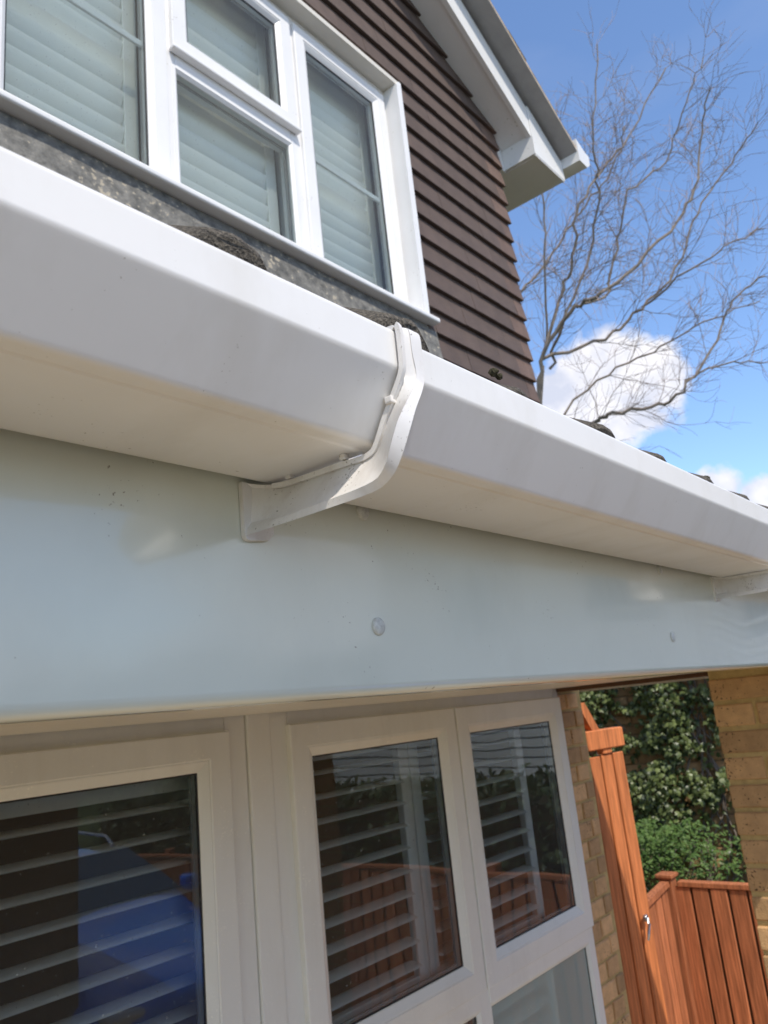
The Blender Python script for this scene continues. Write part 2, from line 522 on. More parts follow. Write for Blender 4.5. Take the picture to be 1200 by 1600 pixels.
row = 0
z = -.02
while z > -1.75:
    lens = [(.16, 3.182), (.0925, 3.3137)] if row % 2 else [(.0425, 0), (.215, 3.2525)]
    if row % 2:
        brick(.16, (3.182, 1.742 + random.uniform(-.002, .002), z), house)
        brick(.07, (3.308, 1.742 + random.uniform(-.002, .002), z), house)
    else:
        brick(.1025, (3.155, 1.742 + random.uniform(-.002, .002), z), house)
        brick(.1025, (3.268, 1.742 + random.uniform(-.002, .002), z), house)
    z -= BG; row += 1
w = MB(); w.box(3.102, 3.355, 1.699, 1.706, -1.8, .04); obj('mortar', w, 'mortar', house)

# hung tiles
GA, TW = .1103, .1655
z0 = 2.4825 - GA * 11
TILE_Y = 1.633
tiles = {}


def wall_tile(x0, x1, zb, key, material='wall tile brown'):
    if key not in tiles:
        b = MB()
        n = 4
        pr = []
        for k in range(2):
            zz = zb + (0 if k == 0 else .165)
            yy = TILE_Y + (0 if k == 0 else .021)
            for (dy) in (0, .012):
                pr.append((yy + dy, zz))
        prof = [(TILE_Y, zb + .002), (TILE_Y + .002, zb), (TILE_Y + .016, zb), (TILE_Y + .042, zb + .165), (TILE_Y + .028, zb + .165)]
        b.extrude_x(prof, x0, x1)
        tiles[key] = obj('wall_tile', b, material, house)
        tiles[key]['c'] = 0
        return tiles[key]
    src = tiles[key]
    return inst('wall_tile', src, ((x0 + x1) / 2, TILE_Y + .021 + random.uniform(-.0008, .0008), zb + .0825 + random.uniform(-.0012, .0012)),
                house, (random.uniform(-.006, .006), random.uniform(-.005, .005), 0))


for r in range(0, 25):
    zb = z0 + GA * r
    xe = 3.30 - random.uniform(0, .004)
    lim = 3.368 - (zb + .02 - 2.874) / TP                # where the verge soffit cuts the course
    xe_r = min(xe, lim + .10)
    cw = .085 if r % 2 else .15
    if xe_r == xe:
        wall_tile(xe - cw + .001, xe, zb, 'corner%d' % (r % 2), 'corner tile brown')
        x = xe - cw
    else:
        x = xe_r
    while x > (2.43 if zb < 2.66 else .55) + .002:
        x0 = x - TW + .0003
        if zb < 2.66 and x0 < 2.43: x0 = 2.43
        wall_tile(x0, x, zb, 'w%d' % round((x - x0) * 1000))
        x -= TW
# lead apron under the upper window
b = MB()
NX = 60
for k in range(NX):
    xa, xb = .45 + 2.03 * k / NX, .45 + 2.03 * (k + 1) / NX
    def wob(x, zz): return .004 * noise.noise(Vector((x * 9, zz * 14, 3)))
    rows = [(1.640, 1.502), (1.634, 1.46), (1.628, 1.41), (1.62, 1.36), (1.60, 1.30)]
    for (ya, za), (yb, zb_) in zip(rows, rows[1:]):
        b.face([(xa, ya + wob(xa, za), za), (xb, ya + wob(xb, za), za), (xb, yb + wob(xb, zb_), zb_), (xa, yb + wob(xa, zb_), zb_)])
bmesh.ops.remove_doubles(b.bm, verts=b.bm.verts[:], dist=.0005)
bmesh.ops.solidify(b.bm, geom=b.bm.faces[:], thickness=.003)
obj('lead_flashing', b, 'lead grey', house, smooth=True)

# ---- verge: soffit, bargeboard, box end, undercloak, roof
bh = .183


def slope_slab(mb, sg, x_eave, x_top, y0, y1, d0, d1):
    """a slab lying along one roof slope, d0..d1 above the verge line"""
    mb.loft([[(sg * x, y0, barge_low(x) + d0), (sg * x, y1, barge_low(x) + d0), (sg * x, y1, barge_low(x) + d1), (sg * x, y0, barge_low(x) + d1)] for x in (x_eave, x_top)])


for sg in (1, -1):
    b = MB(); slope_slab(b, sg, 3.388, .006, 1.513, 1.664, .012, .022); obj('verge_soffit', b, 'barge white', house)
    b = MB(); slope_slab(b, sg, 3.54, .003, 1.488, 1.512, 0, bh); obj('bargeboard', b, 'barge white', house)
zt = lambda x: barge_low(x) + bh + .004
be = MB()
be.extrude_y([(3.386, 2.755), (3.718, 2.755), (3.718, zt(3.718)), (3.386, zt(3.386))], 1.480, 1.487)
be.box(3.386, 3.404, 1.4872, 1.70, 2.755, 2.89)
be.box(3.700, 3.718, 1.4872, 7.5, 2.755, zt(3.718) - .01)
be.box(3.285, 3.385, 1.668, 1.70, 2.755, 2.90)
obj('box_end', be, 'barge white', house)
be = MB(); be.box(3.4045, 3.6995, 1.49, 1.668, 2.750, 2.7548); be.box(3.285, 3.6995, 1.6685, 7.5, 2.750, 2.7548)
be.box(3.39, 3.71, 1.482, 1.489, 2.746, 2.7547)
obj('box_soffit', be, 'barge white', house)
uc = MB()
for sg in (1, -1): slope_slab(uc, sg, 3.80, .004, 1.384, 1.70, bh + .031, bh + .040)
obj('undercloak', uc, 'undercloak grey', house)
vm = MB()
N = 60
vm.loft([[(x, y, barge_low(x) + bh + .0405), (x, y, barge_low(x) + bh + .068), (x, y + .12, barge_low(x) + bh + .068), (x, y + .12, barge_low(x) + bh + .0405)]
         for x, y in [(3.785 - 3.78 * k / N, 1.388 + .005 * noise.noise(Vector((k * .9, 1, 0)))) for k in range(N + 1)]])
obj('verge_mortar', vm, 'verge mortar', house)
ang = math.atan(TP)
ft = None
k = 0
while True:
    xc = 3.68 - .112 * k * math.cos(ang)
    if xc < .1: break
    zc = barge_low(xc) + bh + .084
    if ft is None:
        b = MB(); b.box(-.09, .09, -.075, .09, -.008, .008, .002, 1)
        for v in b.bm.verts: v.co += Vector((xc, 1.47, zc))
        ft = obj('roof_tile', b, 'roof tile dark', house, loc=(xc, 1.47, zc)); ft.rotation_euler = (0, ang - .05, 0)
    else:
        inst('roof_tile', ft, (xc, 1.47 + random.uniform(-.006, .006), zc + random.uniform(-.002, .002)), house, (random.uniform(-.01, .01), ang - .05, random.uniform(-.02, .02)))
    k += 1
for sg in (1, -1):
    b = MB(); slope_slab(b, sg, 3.82, .002, 1.53, 7.6, bh + .066, bh + .08); obj('roof', b, 'roof tile dark', house)
# eaves gutter of the main roof, running back along the side wall, seen end on
eg = MB()
gx, gz = 3.7205, 2.834
eg.extrude_y([(gx, gz), (gx + .094, gz), (gx + .138, gz + .039), (gx + .144, gz + .094), (gx + .135, gz + .10), (gx + .10, gz + .10), (gx, gz + .138)], 1.378, 7.5)
eaves = obj('eaves_gutter', eg, 'gutter white'); tag(eaves, 'short white gutter end poking out past the bargeboard under the roof tiles', 'gutter')

# ---- windows


def sash_prof(y, w1, w2, d):
    return [(0, y + .05), (0, y + .003), (.003, y), (w1, y), (w1 + .002, y + .0025), (w1 + .006, y + .0025), (w2 - .002, y + d), (w2, y + d + .003), (w2, y + .05)]


def sash(parent, x0, x1, z0, z1, y, w1=.062, w2=.092, d=.014, m='frame white', gl='pane lower', bar=None):
    b = MB(); b.ring(x0, x1, z0, z1, sash_prof(y, w1, w2, d)); obj('sash', b, m, parent)
    pane(parent, x0 + w2, x1 - w2, z0 + w2, z1 - w2, y + d + .005, gl)
    if bar is not None:
        b = MB(); b.box(x0 + w2 - .002, x1 - w2 + .002, y + d + .018, y + d + .028, bar - .011, bar + .011, .003); obj('glazing_bar', b, m, parent)


def pane(parent, x0, x1, z0, z1, y, gl):
    b = MB(); b.ring(x0 - .001, x1 + .001, z0 - .001, z1 + .001, [(0, y - .0025), (.0045, y - .0012), (.0045, y + .004), (0, y + .004)]); obj('gasket', b, 'gasket', parent)
    b = MB(); b.ring(x0 - .001, x1 + .001, z0 - .001, z1 + .001, [(-.004, y + .022), (.006, y + .022), (.006, y + .028), (-.004, y + .028)]); obj('spacer_bar', b, 'undercloak grey', parent)
    b = MB(); b.face([(x0 - .002, y, z0 - .002), (x1 + .002, y, z0 - .002), (x1 + .002, y, z1 + .002), (x0 - .002, y, z1 + .002)])
    obj('pane', b, gl, parent)


lw = bpy.data.objects.new('lower_window', None); COL.objects.link(lw); lw.parent = house
lw.location = Vector((1.8, 1.70, -1.55 + H)) - world_loc(house)
lw['label'] = 'wide white casement window under the canopy'
YS = 1.656
sash(lw, .56, 1.332, -.880, .003, YS)
sash(lw, 1.541, 2.319, -.880, .003, YS)
sash(lw, 2.327, 3.088, -.880, .003, YS)
f = MB()
f.box(.50, 1.328, 1.673, 1.75, -.002, .09, .002)                       # head, two units
f.box(1.549, 3.058, 1.673, 1.75, -.002, .09, .002)
f.box(1.330, 1.398, 1.6735, 1.752, -1.55, .088, .003)
f.box(1.4005, 1.4795, 1.667, 1.754, -1.55, .089, .005)
f.box(1.482, 1.548, 1.6735, 1.752, -1.55, .088, .003)
f.box(2.296, 2.348, 1.6732, 1.75, -1.52, -.004, .003)
f.box(3.060, 3.1015, 1.6728, 1.75, -1.55, .0885, .003)
f.box(.50, .57, 1.6728, 1.75, -1.55, .0885, .003)
for xa, xb in ((.57, 1.33), (1.548, 2.296), (2.348, 3.06)):
    f.box(xa, xb, 1.670, 1.75, -.932, -.872, .004)
    f.box(xa, xb, 1.6725, 1.75, -1.55, -1.46, .003)
obj('frame', f, 'frame white', lw)
for xa, xb in ((.57, 1.33), (1.548, 2.296), (2.348, 3.06)):
    b = MB(); b.ring(xa - .004, xb + .004, -1.47, -.926, [(0, 1.70), (0, 1.672), (.008, 1.672), (.020, 1.682), (.020, 1.70)]); obj('glazing_bead', b, 'frame white', lw)
    pane(lw, xa + .016, xb - .016, -1.45, -.946, 1.6875, 'pane obscure' if xa > 2.3 else 'pane lower')
b = MB(); b.extrude_x([(1.60, -1.60), (1.60, -1.575), (1.67, -1.552), (1.76, -1.552), (1.76, -1.60)], .46, 3.12); obj('sill', b, 'frame white', lw)

uw = bpy.data.objects.new('upper_window', None); COL.objects.link(uw); uw.parent = house
uw.location = Vector((1.5, 1.72, 1.53 + H)) - world_loc(house)
uw['label'] = 'white casement window with a small fanlight set in the brown tiles'
UF = 'upper frame white'
sash(uw, .685, 1.246, 1.558, 2.625, 1.688, .048, .068, .012, UF, 'pane upper', bar=2.079)
sash(uw, 1.840, 2.384, 1.540, 2.625, 1.688, .048, .072, .012, UF, 'pane upper', bar=2.073)
sash(uw, 1.268, 1.815, 2.114, 2.625, 1.684, .048, .068, .012, UF, 'pane upper')
f = MB()
f.box(.62, 2.405, 1.7015, 1.77, 2.610, 2.665, .003)
f.box(.62, 2.405, 1.7015, 1.77, 1.528, 1.578, .003)
f.box(.62, .70, 1.7025, 1.77, 1.57, 2.62, .003)
f.box(2.37, 2.405, 1.7025, 1.77, 1.57, 2.62, .003)
f.box(1.225, 1.285, 1.7025, 1.77, 1.57, 2.62, .003)
f.box(1.790, 1.855, 1.7025, 1.77, 1.57, 2.62, .003)
f.box(1.285, 1.790, 1.7005, 1.77, 2.046, 2.130, .006)
obj('frame', f, UF, uw)
b = MB(); b.ring(1.274, 1.800, 1.568, 2.060, [(0, 1.72), (0, 1.7005), (.010, 1.6995), (.020, 1.708), (.020, 1.72)]); obj('glazing_bead', b, UF, uw)
pane(uw, 1.288, 1.784, 1.585, 2.044, 1.7125, 'pane upper')
b = MB(); b.box(1.262, 1.822, 1.672, 1.700, 2.100, 2.1125, .004); obj('drip_bar', b, UF, uw)
b = MB()
b.extrude_y([(2.402, 1.53), (2.402, 2.66), (2.420, 2.68), (2.436, 2.68), (2.436, 1.53)], 1.626, 1.74)
obj('reveal', b, UF, uw)
b = MB(); b.box(.60, 2.43, 1.632, 1.74, 2.664, 2.688, .002); obj('head_trim', b, 'soffit white', uw)
b = MB(); b.extrude_x(arc(1.604, 1.515, .008, 270, 180, 4) + [(1.596, 1.523)] + arc(1.603, 1.523, .007, 180, 90, 4) + [(1.70, 1.546), (1.76, 1.546), (1.76, 1.507)], .50, 2.458)
obj('sill', b, UF, uw, smooth=True)
b = MB(); b.box(1.205, 1.222, 1.735, 1.75, 1.93, 2.03, .004); b.box(1.198, 1.215, 1.738, 1.75, 1.84, 1.945, .004); obj('handle', b, UF, uw)

# ---- shutters behind the glass


def shutter(label, x0, x1, z0, z1, y, pitch, tilt, rails, sw=.05, depth=.063, gx=None, group='plantation shutters'):
    s = thing('plantation_shutter', label, 'shutter', ((x0 + x1) / 2, y, z0), group)
    for xa, xb in ((x0, x0 + sw), (x1 - sw, x1)):
        b = MB(); b.box(xa, xb, y, y + .027, z0, z1, .003); obj('stile', b, 'shutter white', s)
    for ra, rb in rails:
        b = MB(); b.box(x0 + sw, x1 - sw, y + .0015, y + .0255, ra, rb, .002); obj('rail', b, 'shutter white', s)
    src = None
    spans = [(rails[i][1], rails[i + 1][0]) for i in range(len(rails) - 1)]
    for a, c in spans:
        n = max(1, int((c - a - .01) / pitch))
        for k in range(n):
            zc = a + (c - a) * (k + .5) / n
            yc = y + .0135
            if src is None:
                b = MB()
                L = x1 - x0 - 2 * sw - .004
                pr = [(depth / 2 * math.cos(t * math.pi / 6), .0055 * math.sin(t * math.pi / 6)) for t in range(12)]
                b.loft([[(-L / 2, p, q) for p, q in pr], [(L / 2, p, q) for p, q in pr]])
                c0 = Vector(((x0 + x1) / 2, yc, zc))
                for v in b.bm.verts: v.co += c0
                src = obj('louvre', b, 'shutter white', s, smooth=True, loc=c0); src.rotation_euler.x = tilt
            else:
                inst('louvre', src, ((x0 + x1) / 2, yc, zc), s, (tilt + random.uniform(-.012, .012), 0, 0))
    return s


LT = math.radians(6)
for lab, a, c in (('white louvred shutter behind the lower window pane that mirrors something blue', .55, 1.395),
                  ('white louvred shutter behind the middle lower window pane', 1.42, 2.185),
                  ('white louvred shutter behind the right lower window pane, beside the brick strip', 2.19, 2.93)):
    shutter(lab, a, c, -1.50, -.03, 1.775, .0655, LT, [(-1.50, -1.40), (-.84, -.80), (-.11, -.03)] if a > 1 else [(-1.5, -1.40), (-.13, -.03)])
UT = math.radians(-67)
for lab, a, c in (('closed white shutter behind the left upper window pane', .72, 1.215),
                  ('closed white shutter behind the upper fanlight and the pane below it', 1.25, 1.80),
                  ('closed white shutter behind the right upper window pane next to the tiles', 1.83, 2.38)):
    shutter(lab, a, c, 1.58, 2.70, 1.805, .056, UT, [(1.58, 1.62), (2.015, 2.078), (2.63, 2.70)], .05, .075)

# ------------------------------------------------------------------ canopy over the lower window
can = thing('canopy', 'tiled lean-to canopy with white fascia and boarded soffit above the lower window', 'canopy', (1.0, 1.0, 0))
CX0, CX1 = -2.6, 3.30
fb, ft_, FY = .0135, .232, .35
b = MB()
prof = [(FY + .022, fb), (FY + .008, fb)] + arc(FY + .008, fb + .008, .008, 270, 180, 6)[1:] + [(FY, ft_), (FY + .022, ft_)]
NX = 40
b.loft([[(CX0 + (CX1 - CX0) * k / NX, y + .0012 * noise.noise(Vector((k * .37, zz * 6, 5))) * (1 if y == FY else 0), zz) for y, zz in prof] for k in range(NX + 1)])
obj('fascia_board', b, 'fascia white', can, smooth=True, angle=50)
y = FY + .0235
src = None
while y < 1.66:
    y2 = min(y + .098, 1.667)
    b = MB(); b.box(CX0, 3.075, y, y2 - .0025, .038, .048, .002, 1)
    obj('soffit_board', b, 'soffit white', can)
    y = y2
b = MB(); b.extrude_y([(CX1 - .018, .014), (CX1, .014), (CX1, .25), (CX1 - .018, .25)], .375, 1.66); obj('end_board', b, 'soffit white', can)
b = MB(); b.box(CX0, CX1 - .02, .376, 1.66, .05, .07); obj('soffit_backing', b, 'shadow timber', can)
b = MB(); b.box(3.078, CX1 - .02, .374, 1.664, .022, .0495, .003); obj('shaded_soffit_end', b, 'shadow timber', can)  # dark strip in place of soffit boards, shade put into its colour
# cover caps over the fascia nails
for x, z in ((.413, .059), (.408, .1395), (.951, .138), (.951, .056), (1.49, .059), (2.03, .058), (-.13, .059)):
    b = MB(); b.disc((x, FY + .0006, z), (0, -1, 0), .0062, .0014, 28, .0018)
    obj('nail_cap', b, 'cap grey', can, smooth=True, angle=40)
# roof tiles: the eaves course one by one, the courses above joined
RA = math.radians(33)


def tile_prof(xoff):
    pts = []
    for k in range(31):
        x = -.075 + .15 * k / 30
        u = (x - .0) / .040
        h = .031 * math.sqrt(max(0, 1 - u * u)) ** 1.1 if abs(u) < 1 else 0
        pts.append((x, h))
    return pts


tsrc = None
tx = .2475 - .152 * 18
n = 0
while tx < CX1 - .05:
    L = .32
    b = MB()
    base = Vector((tx, .300, .2325))
    pf = tile_prof(0)
    e1 = Vector((0, math.cos(RA - .06), math.sin(RA - .06))); e2 = Vector((0, -math.sin(RA - .06), math.cos(RA - .06)))
    dz = random.uniform(-.0016, .0016) - (.0125 if n > 19 else 0); dx = random.uniform(-.004, .004)
    rings = []
    for s_ in (0, .004, L):
        top = [tuple(base + Vector((x + dx, 0, dz)) + e1 * (s_ - .0 + .006 * noise.noise(Vector((x * 30, tx * 9, s_)))) + e2 * (h - (.0035 if s_ == 0 else 0) + .0022 * noise.noise(Vector((x * 60 + tx * 17, s_ * 5, 1))))) for x, h in pf]
        bot = [tuple(base + Vector((x + dx, 0, dz)) + e1 * s_ + e2 * (h * .72 - .012)) for x, h in pf[::-1]]
        rings.append(top + bot)
    b.loft(rings)
    obj('roof_tile', b, 'roof tile dark', can, smooth=True, angle=50)
    tx += .152; n += 1
b = MB()
for c in range(1, 6):
    tx = .2475 - .152 * 18
    while tx < CX1 - .05:
        base = Vector((tx, .300, .2325)) + Vector((0, math.cos(RA), math.sin(RA))) * (.285 * c)
        L = .32 if c < 5 else .27
        rings = []
        for s_ in (0, L):
            e1 = Vector((0, math.cos(RA - .06), math.sin(RA - .06))); e2 = Vector((0, -math.sin(RA - .06), math.cos(RA - .06)))
            top = [tuple(base + Vector((x, 0, 0)) + e1 * s_ + e2 * h) for x, h in tile_prof(0)[::3]]
            bot = [tuple(base + Vector((x, 0, 0)) + e1 * s_ + e2 * (h * .7 - .012)) for x, h in tile_prof(0)[::3][::-1]]
            rings.append(top + bot)
        b.loft(rings)
        tx += .152
o = obj('upper_roof_tiles', b, 'roof tile dark', can); o['kind'] = 'stuff'
b = MB(); b.extrude_x([(.36, .205), (.36, .23), (1.66, 1.06), (1.66, 1.03)], CX0 + .02, CX1 - .02); obj('roof_deck', b, 'shadow timber', can)

# ------------------------------------------------------------------ gutter


def gutter_profile(dz=0., ex=0.):
    # outline (y, z): back bottom, front bottom radius, front face, crease, lip, rolled-in top, then inside
    bz = .1425
    F = (.2590, .1432); C = (.2345, .1780); T = (.2338, .2010)
    out = [(.345, .205), (.345, bz + .006)] + arc(.339, bz + .006, .006, 0, -90, 4)[1:]
    out += [(.337, bz), (.2725, bz), (.272, bz), (.2705, bz - .0009), (.268, bz - .0009), (.2665, bz)]
    # small radius between the bottom and the sloping face, then the crease under the lip
    P0, P1, P2 = Vector((.2612, bz)), Vector((.2582, bz + .0001)), Vector((.2566, .1450))
    out += [(.2622, bz)] + [tuple(P0 * (1 - t) ** 2 + P1 * 2 * t * (1 - t) + P2 * t * t) for t in [i / 6 for i in range(7)]]
    out += [(.2561, .14575)]
    out += [(.2358, .1760)]
    P0, P1, P2 = Vector((.2353, .1768)), Vector((.2340, .1787)), Vector((.2339, .1801))
    out += [tuple(P0 * (1 - t) ** 2 + P1 * 2 * t * (1 - t) + P2 * t * t) for t in [i / 6 for i in range(7)]]
    out += [(.2339, .1806), (.2337, .1978)]
    P0, P1, P2 = Vector((.2337, .1985)), Vector((.2338, .2012)), Vector((.2362, .2012))
    out += [tuple(P0 * (1 - t) ** 2 + P1 * 2 * t * (1 - t) + P2 * t * t) for t in [i / 4 for i in range(5)]]
    out += [(.2445, .2010), (.2445, .1985), (.2365, .1985), (.2365, .1800), (.2565, .1500), (.262, .1448), (.339, .1448), (.3427, .1485), (.3427, .205)]
    return [(y, z + dz) for y, z in out]


def gutter(name, label, x0, x1, dz, dyf):
    n = max(8, int((x1 - x0) / .08))
    pf = gutter_profile(dz)
    b = MB()
    rings = []
    for k in range(n + 1):
        x = x0 + (x1 - x0) * k / n
        rings.append([(x, y + .0006 * noise.noise(Vector((x * 1.7, 2, dz * 100))), z + .0006 * noise.noise(Vector((x * 1.3, 9, dz * 100)))) for y, z in pf])
    b.loft(rings)
    o = obj(name, b, 'gutter white', smooth=True, angle=28)
    return tag(o, label, 'gutter', 'gutter lengths along the eaves')


gutter('gutter_length', 'near length of white square gutter on the left of the front bracket', -2.6, .3215, 0, 0)
gutter('gutter_length', 'far length of white square gutter running right from the front bracket', .3225, 3.32, -.0035, 0)

# ------------------------------------------------------------------ gutter bracket
br = thing('gutter_bracket', 'white plastic gutter bracket in the middle, clasping the near gutter joint', 'bracket', (.315, .35, .108), 'gutter brackets')
# sections along the clip, top lip -> crease -> bottom corner -> fascia; each: inner rim A, flange inner M, flange edge B, right side R
SEC = [
    # A                      M                        B                        R
    ((.3135, .2438, .2032), (.3215, .2438, .2045), (.3310, .2438, .2045), (.3325, .2438, .2022)),
    ((.3135, .2330, .2030), (.3215, .2318, .2045), (.3310, .2318, .2045), (.3325, .2330, .2022)),
    ((.3135, .2315, .2005), (.3215, .2292, .2012), (.3310, .2292, .2012), (.3325, .2325, .2000)),
    ((.3135, .2315, .1880), (.3215, .2292, .1880), (.3310, .2292, .1880), (.3325, .2325, .1880)),
    ((.3135, .2318, .1770), (.3235, .2290, .1755), (.3305, .2290, .1750), (.3325, .2325, .1770)),
    ((.3135, .2360, .1700), (.3160, .2275, .1640), (.3220, .2262, .1640), (.3300, .2360, .1700)),
    ((.3135, .2420, .1615), (.3050, .2255, .1530), (.3130, .2245, .1530), (.3265, .2420, .1615)),
    ((.3135, .2480, .1530), (.2965, .2250, .1420), (.3060, .2240, .1410), (.3235, .2480, .1530)),
    ((.3135, .2530, .1440), (.2920, .2270, .1300), (.3012, .2270, .1270), (.3215, .2530, .1440)),
    ((.3135, .2570, .1385), (.2925, .2320, .1205), (.2995, .2325, .1165), (.3215, .2570, .1390)),
    ((.3135, .2640, .1370), (.2960, .2410, .1155), (.2992, .2420, .1110), (.3215, .2640, .1375)),
    ((.3135, .2760, .1378), (.2980, .2560, .1145), (.2990, .2570, .1100), (.3215, .2760, .1380)),
    ((.3135, .3050, .1385), (.2995, .3000, .1142), (.2990, .3000, .1098), (.3215, .3050, .1388)),
    ((.3133, .3250, .1389), (.3006, .3250, .1142), (.2988, .3250, .1098), (.3215, .3250, .1390)),
    ((.3090, .3380, .1398), (.3004, .3380, .1144), (.2983, .3380, .1098), (.3215, .3380, .1394)),
    ((.2990, .3480, .1425), (.2992, .3480, .1145), (.2978, .3480, .1098), (.3215, .3480, .1400)),
]
V = Vector


def interp(secs, n):
    out = []
    for a, c in zip(secs, secs[1:]):
        for k in range(n):
            t = k / n
            out.append([tuple(V(p) * (1 - t) + V(q) * t) for p, q in zip(a, c)])
    out.append([tuple(V(p)) for p in secs[-1]])
    return out


def smooth_secs(secs, it=2):
    for _ in range(it):
        new = [secs[0]]
        for a, b_, c in zip(secs, secs[1:], secs[2:]):
            new.append([tuple(V(p) * .25 + V(q) * .5 + V(r) * .25) for p, q, r in zip(a, b_, c)])
        new.append(secs[-1]); secs = new
    return secs


sec = smooth_secs(interp(SEC, 3), 1)
b = MB()
rings = []
for A, Mm, B, R in sec:
    A, Mm, B, R = V(A), V(Mm), V(B), V(R)
    # web sunk slightly behind rim and flange
    wdir = (Mm - A)
    dep = min(.0035, wdir.length * .2)
    nrm = V((.9, .2, .3)).normalized()
    w1 = A + wdir * .10 + nrm * dep; w2 = A + wdir * .90 + nrm * dep * .8
    rings.append([tuple(p) for p in (A, w1, w2, Mm, B, B + (R - B) * .5 + V((.001, .0005, 0)), R)])
b.loft(rings)
obj('clip', b, 'bracket white', br, smooth=True, angle=24)
# raised rim along the gutter side
b = MB()
rings = []
prevA = None
for i, (A, Mm, B, R) in enumerate(sec):
    A = V(A)
    if A.y > .334: break
    nx = V(sec[min(i + 1, len(sec) - 1)][0]) - V(sec[max(i - 1, 0)][0])
    t = nx.normalized()
    outv = V((0, t.z, -t.y))                      # outward in the yz plane
    if outv.dot(V((0, -1, -.6))) < 0: outv = -outv
    if i < 4: outv = (outv + V((0, 0, 1))).normalized() if outv.dot(V((0, 0, 1))) > -.2 else outv
    rings.append([tuple(A + V((-.0012, 0, 0)) - outv * .0005), tuple(A + V((-.0012, 0, 0)) + outv * .0026), tuple(A + V((.0014, 0, 0)) + outv * .0026), tuple(A + V((.0014, 0, 0)) - outv * .0005)])
b.loft(rings)
obj('rim', b, 'bracket white', br, smooth=True, angle=40)
# little clip tabs on the rim and the snapped nib on the face
for q in ((.3105, .3150, .2385, .2435, .1600, .1640, .0008), (.3112, .3150, .2760, .2800, .1390, .1425, .0006), (.3112, .3150, .3200, .3240, .1400, .1425, .0006)):
    b = MB(); b.box(*q); obj('tab', b, 'bracket white', br)
b = MB()
pp = [(.2972, .1425), (.3200, .1425), (.3200, .113), (.316, .1085)] + arc(.3012, .1110, .004, 270, 180, 5)
b.extrude_y(pp, .3462, .3496)
obj('back_plate', b, 'bracket white', br, smooth=True, angle=40)
copy_tree(br, (.84, .0015, -.001), 'white plastic gutter bracket at the right edge, farther along the eaves')
copy_tree(br, (1.68, .0015, -.002), 'white plastic gutter bracket farthest along the eaves, near the brick pier')

# bits of moss and grit sitting on the tiles at the gutter edge
for i, (x, yy, zz, r) in enumerate(((.514, .290, .2535, .0040), (.523, .291, .2525, .0030), (1.02, .294, .249, .005))):
    b = MB()
    bmesh.ops.create_icosphere(b.bm, subdivisions=2, radius=r, matrix=Matrix.Translation((x, yy, zz)))
    for v in b.bm.verts: v.co += (v.co - V((x, yy, zz))) * (.55 * noise.noise(v.co * 420))
    lab = ('larger dark tuft of moss stuck on a tile just right of the front bracket', 'smaller dark crumb of moss beside the larger tuft', 'dark clump of moss on the tiles above the far gutter length')[i]
    tag(obj('moss_clump', b, 'moss dark', smooth=True), lab, 'moss', 'moss on the eaves tiles')

# ------------------------------------------------------------------ brick pier at the right
pier = thing('brick_pier', 'tan brick pier at the right edge holding up the canopy', 'pier', (2.6, .63, -H))
PX = 2.40
b = MB(); b.box(PX + .006, PX + .212, .458, .802, -H, .0375); obj('mortar', b, 'mortar', pier)
first_p = {}
row = 0
z = -.025
ph, pg = .0655, .0725


def pbrick(x0, x1, y0, y1, z):
    key = (round(x1 - x0, 3), round(y1 - y0, 3))
    c = ((x0 + x1) / 2, (y0 + y1) / 2, z)
    if key not in first_p:
        b = MB(); b.box(x0, x1, y0, y1, z - ph / 2 + .003, z + ph / 2 - .003, .0035, 1)
        for v in b.bm.verts: v.co += V([random.uniform(-.001, .001) for _ in range(3)])
        first_p[key] = obj('brick', b, 'brick tan', pier, loc=c)
    else:
        inst('brick', first_p[key], (c[0] + random.uniform(-.0025, .0015), c[1], c[2]), pier, (random.uniform(-.008, .008), 0, random.uniform(-.006, .006)))


while z > -H + .05:
    if row % 2:
        ys = [(.805 - .108, .805), (.805 - .108 - .009 - .2235, .805 - .117)]
    else:
        ys = [(.805 - .2235, .805), (.805 - .2325 - .108, .805 - .2325)]
    for ya, yb in ys: pbrick(PX, PX + .105, ya, yb, z)
    xs_ = [(PX + .113, PX + .215)]
    for xa, xb in xs_: pbrick(xa, xb, .705, .805, z)
    z -= pg; row += 1

# ------------------------------------------------------------------ fence, gate, ivy
fr = thing('fence_panel', 'orange-brown boarded fence running out towards the drive from the corner post', 'fence', (4.72, 0, -H), 'orange timber fence')
src = None
for k in range(72):
    yc = 1.945 - .101 * k
    c = (4.712, yc, -1.70)
    if src is None:
        b = MB(); b.box(4.703, 4.721, yc - .0435, yc + .0435, -2.28, -1.098, .003, 1)
        src = obj('fence_board', b, 'fence orange', fr); 
    else:
        o = inst('fence_board', src, (4.712 + random.uniform(-.003, .003), yc, -1.689), fr, (0, 0, random.uniform(-.02, .02)))
b = MB(); b.box(4.726, 4.74, -5.4, 1.97, -2.28, -1.10); obj('backing_board', b, 'shadow timber', fr)
b = MB(); b.box(4.695, 4.755, -5.4, 1.965, -1.096, -1.068, .004); obj('capping_rail', b, 'fence orange', fr)
for yy in (.1, -1.8, -3.6, -5.35):
    b = MB(); b.box(4.742, 4.82, yy - .04, yy + .04, -2.29, -1.03, .004); obj('post', b, 'fence orange', fr)
fl = thing('fence_panel', 'short orange-brown fence between the open gate and the corner post', 'fence', (4.3, 2.03, -H), 'orange timber fence')
for k in range(9):
    xc = 4.615 - .092 * k
    tz = -1.075 - .13 * (4.70 - xc)
    b = MB(); b.box(xc - .039, xc + .039, 2.012, 2.030, -2.28, tz, .003, 1); obj('fence_board', b, 'fence orange', fl)
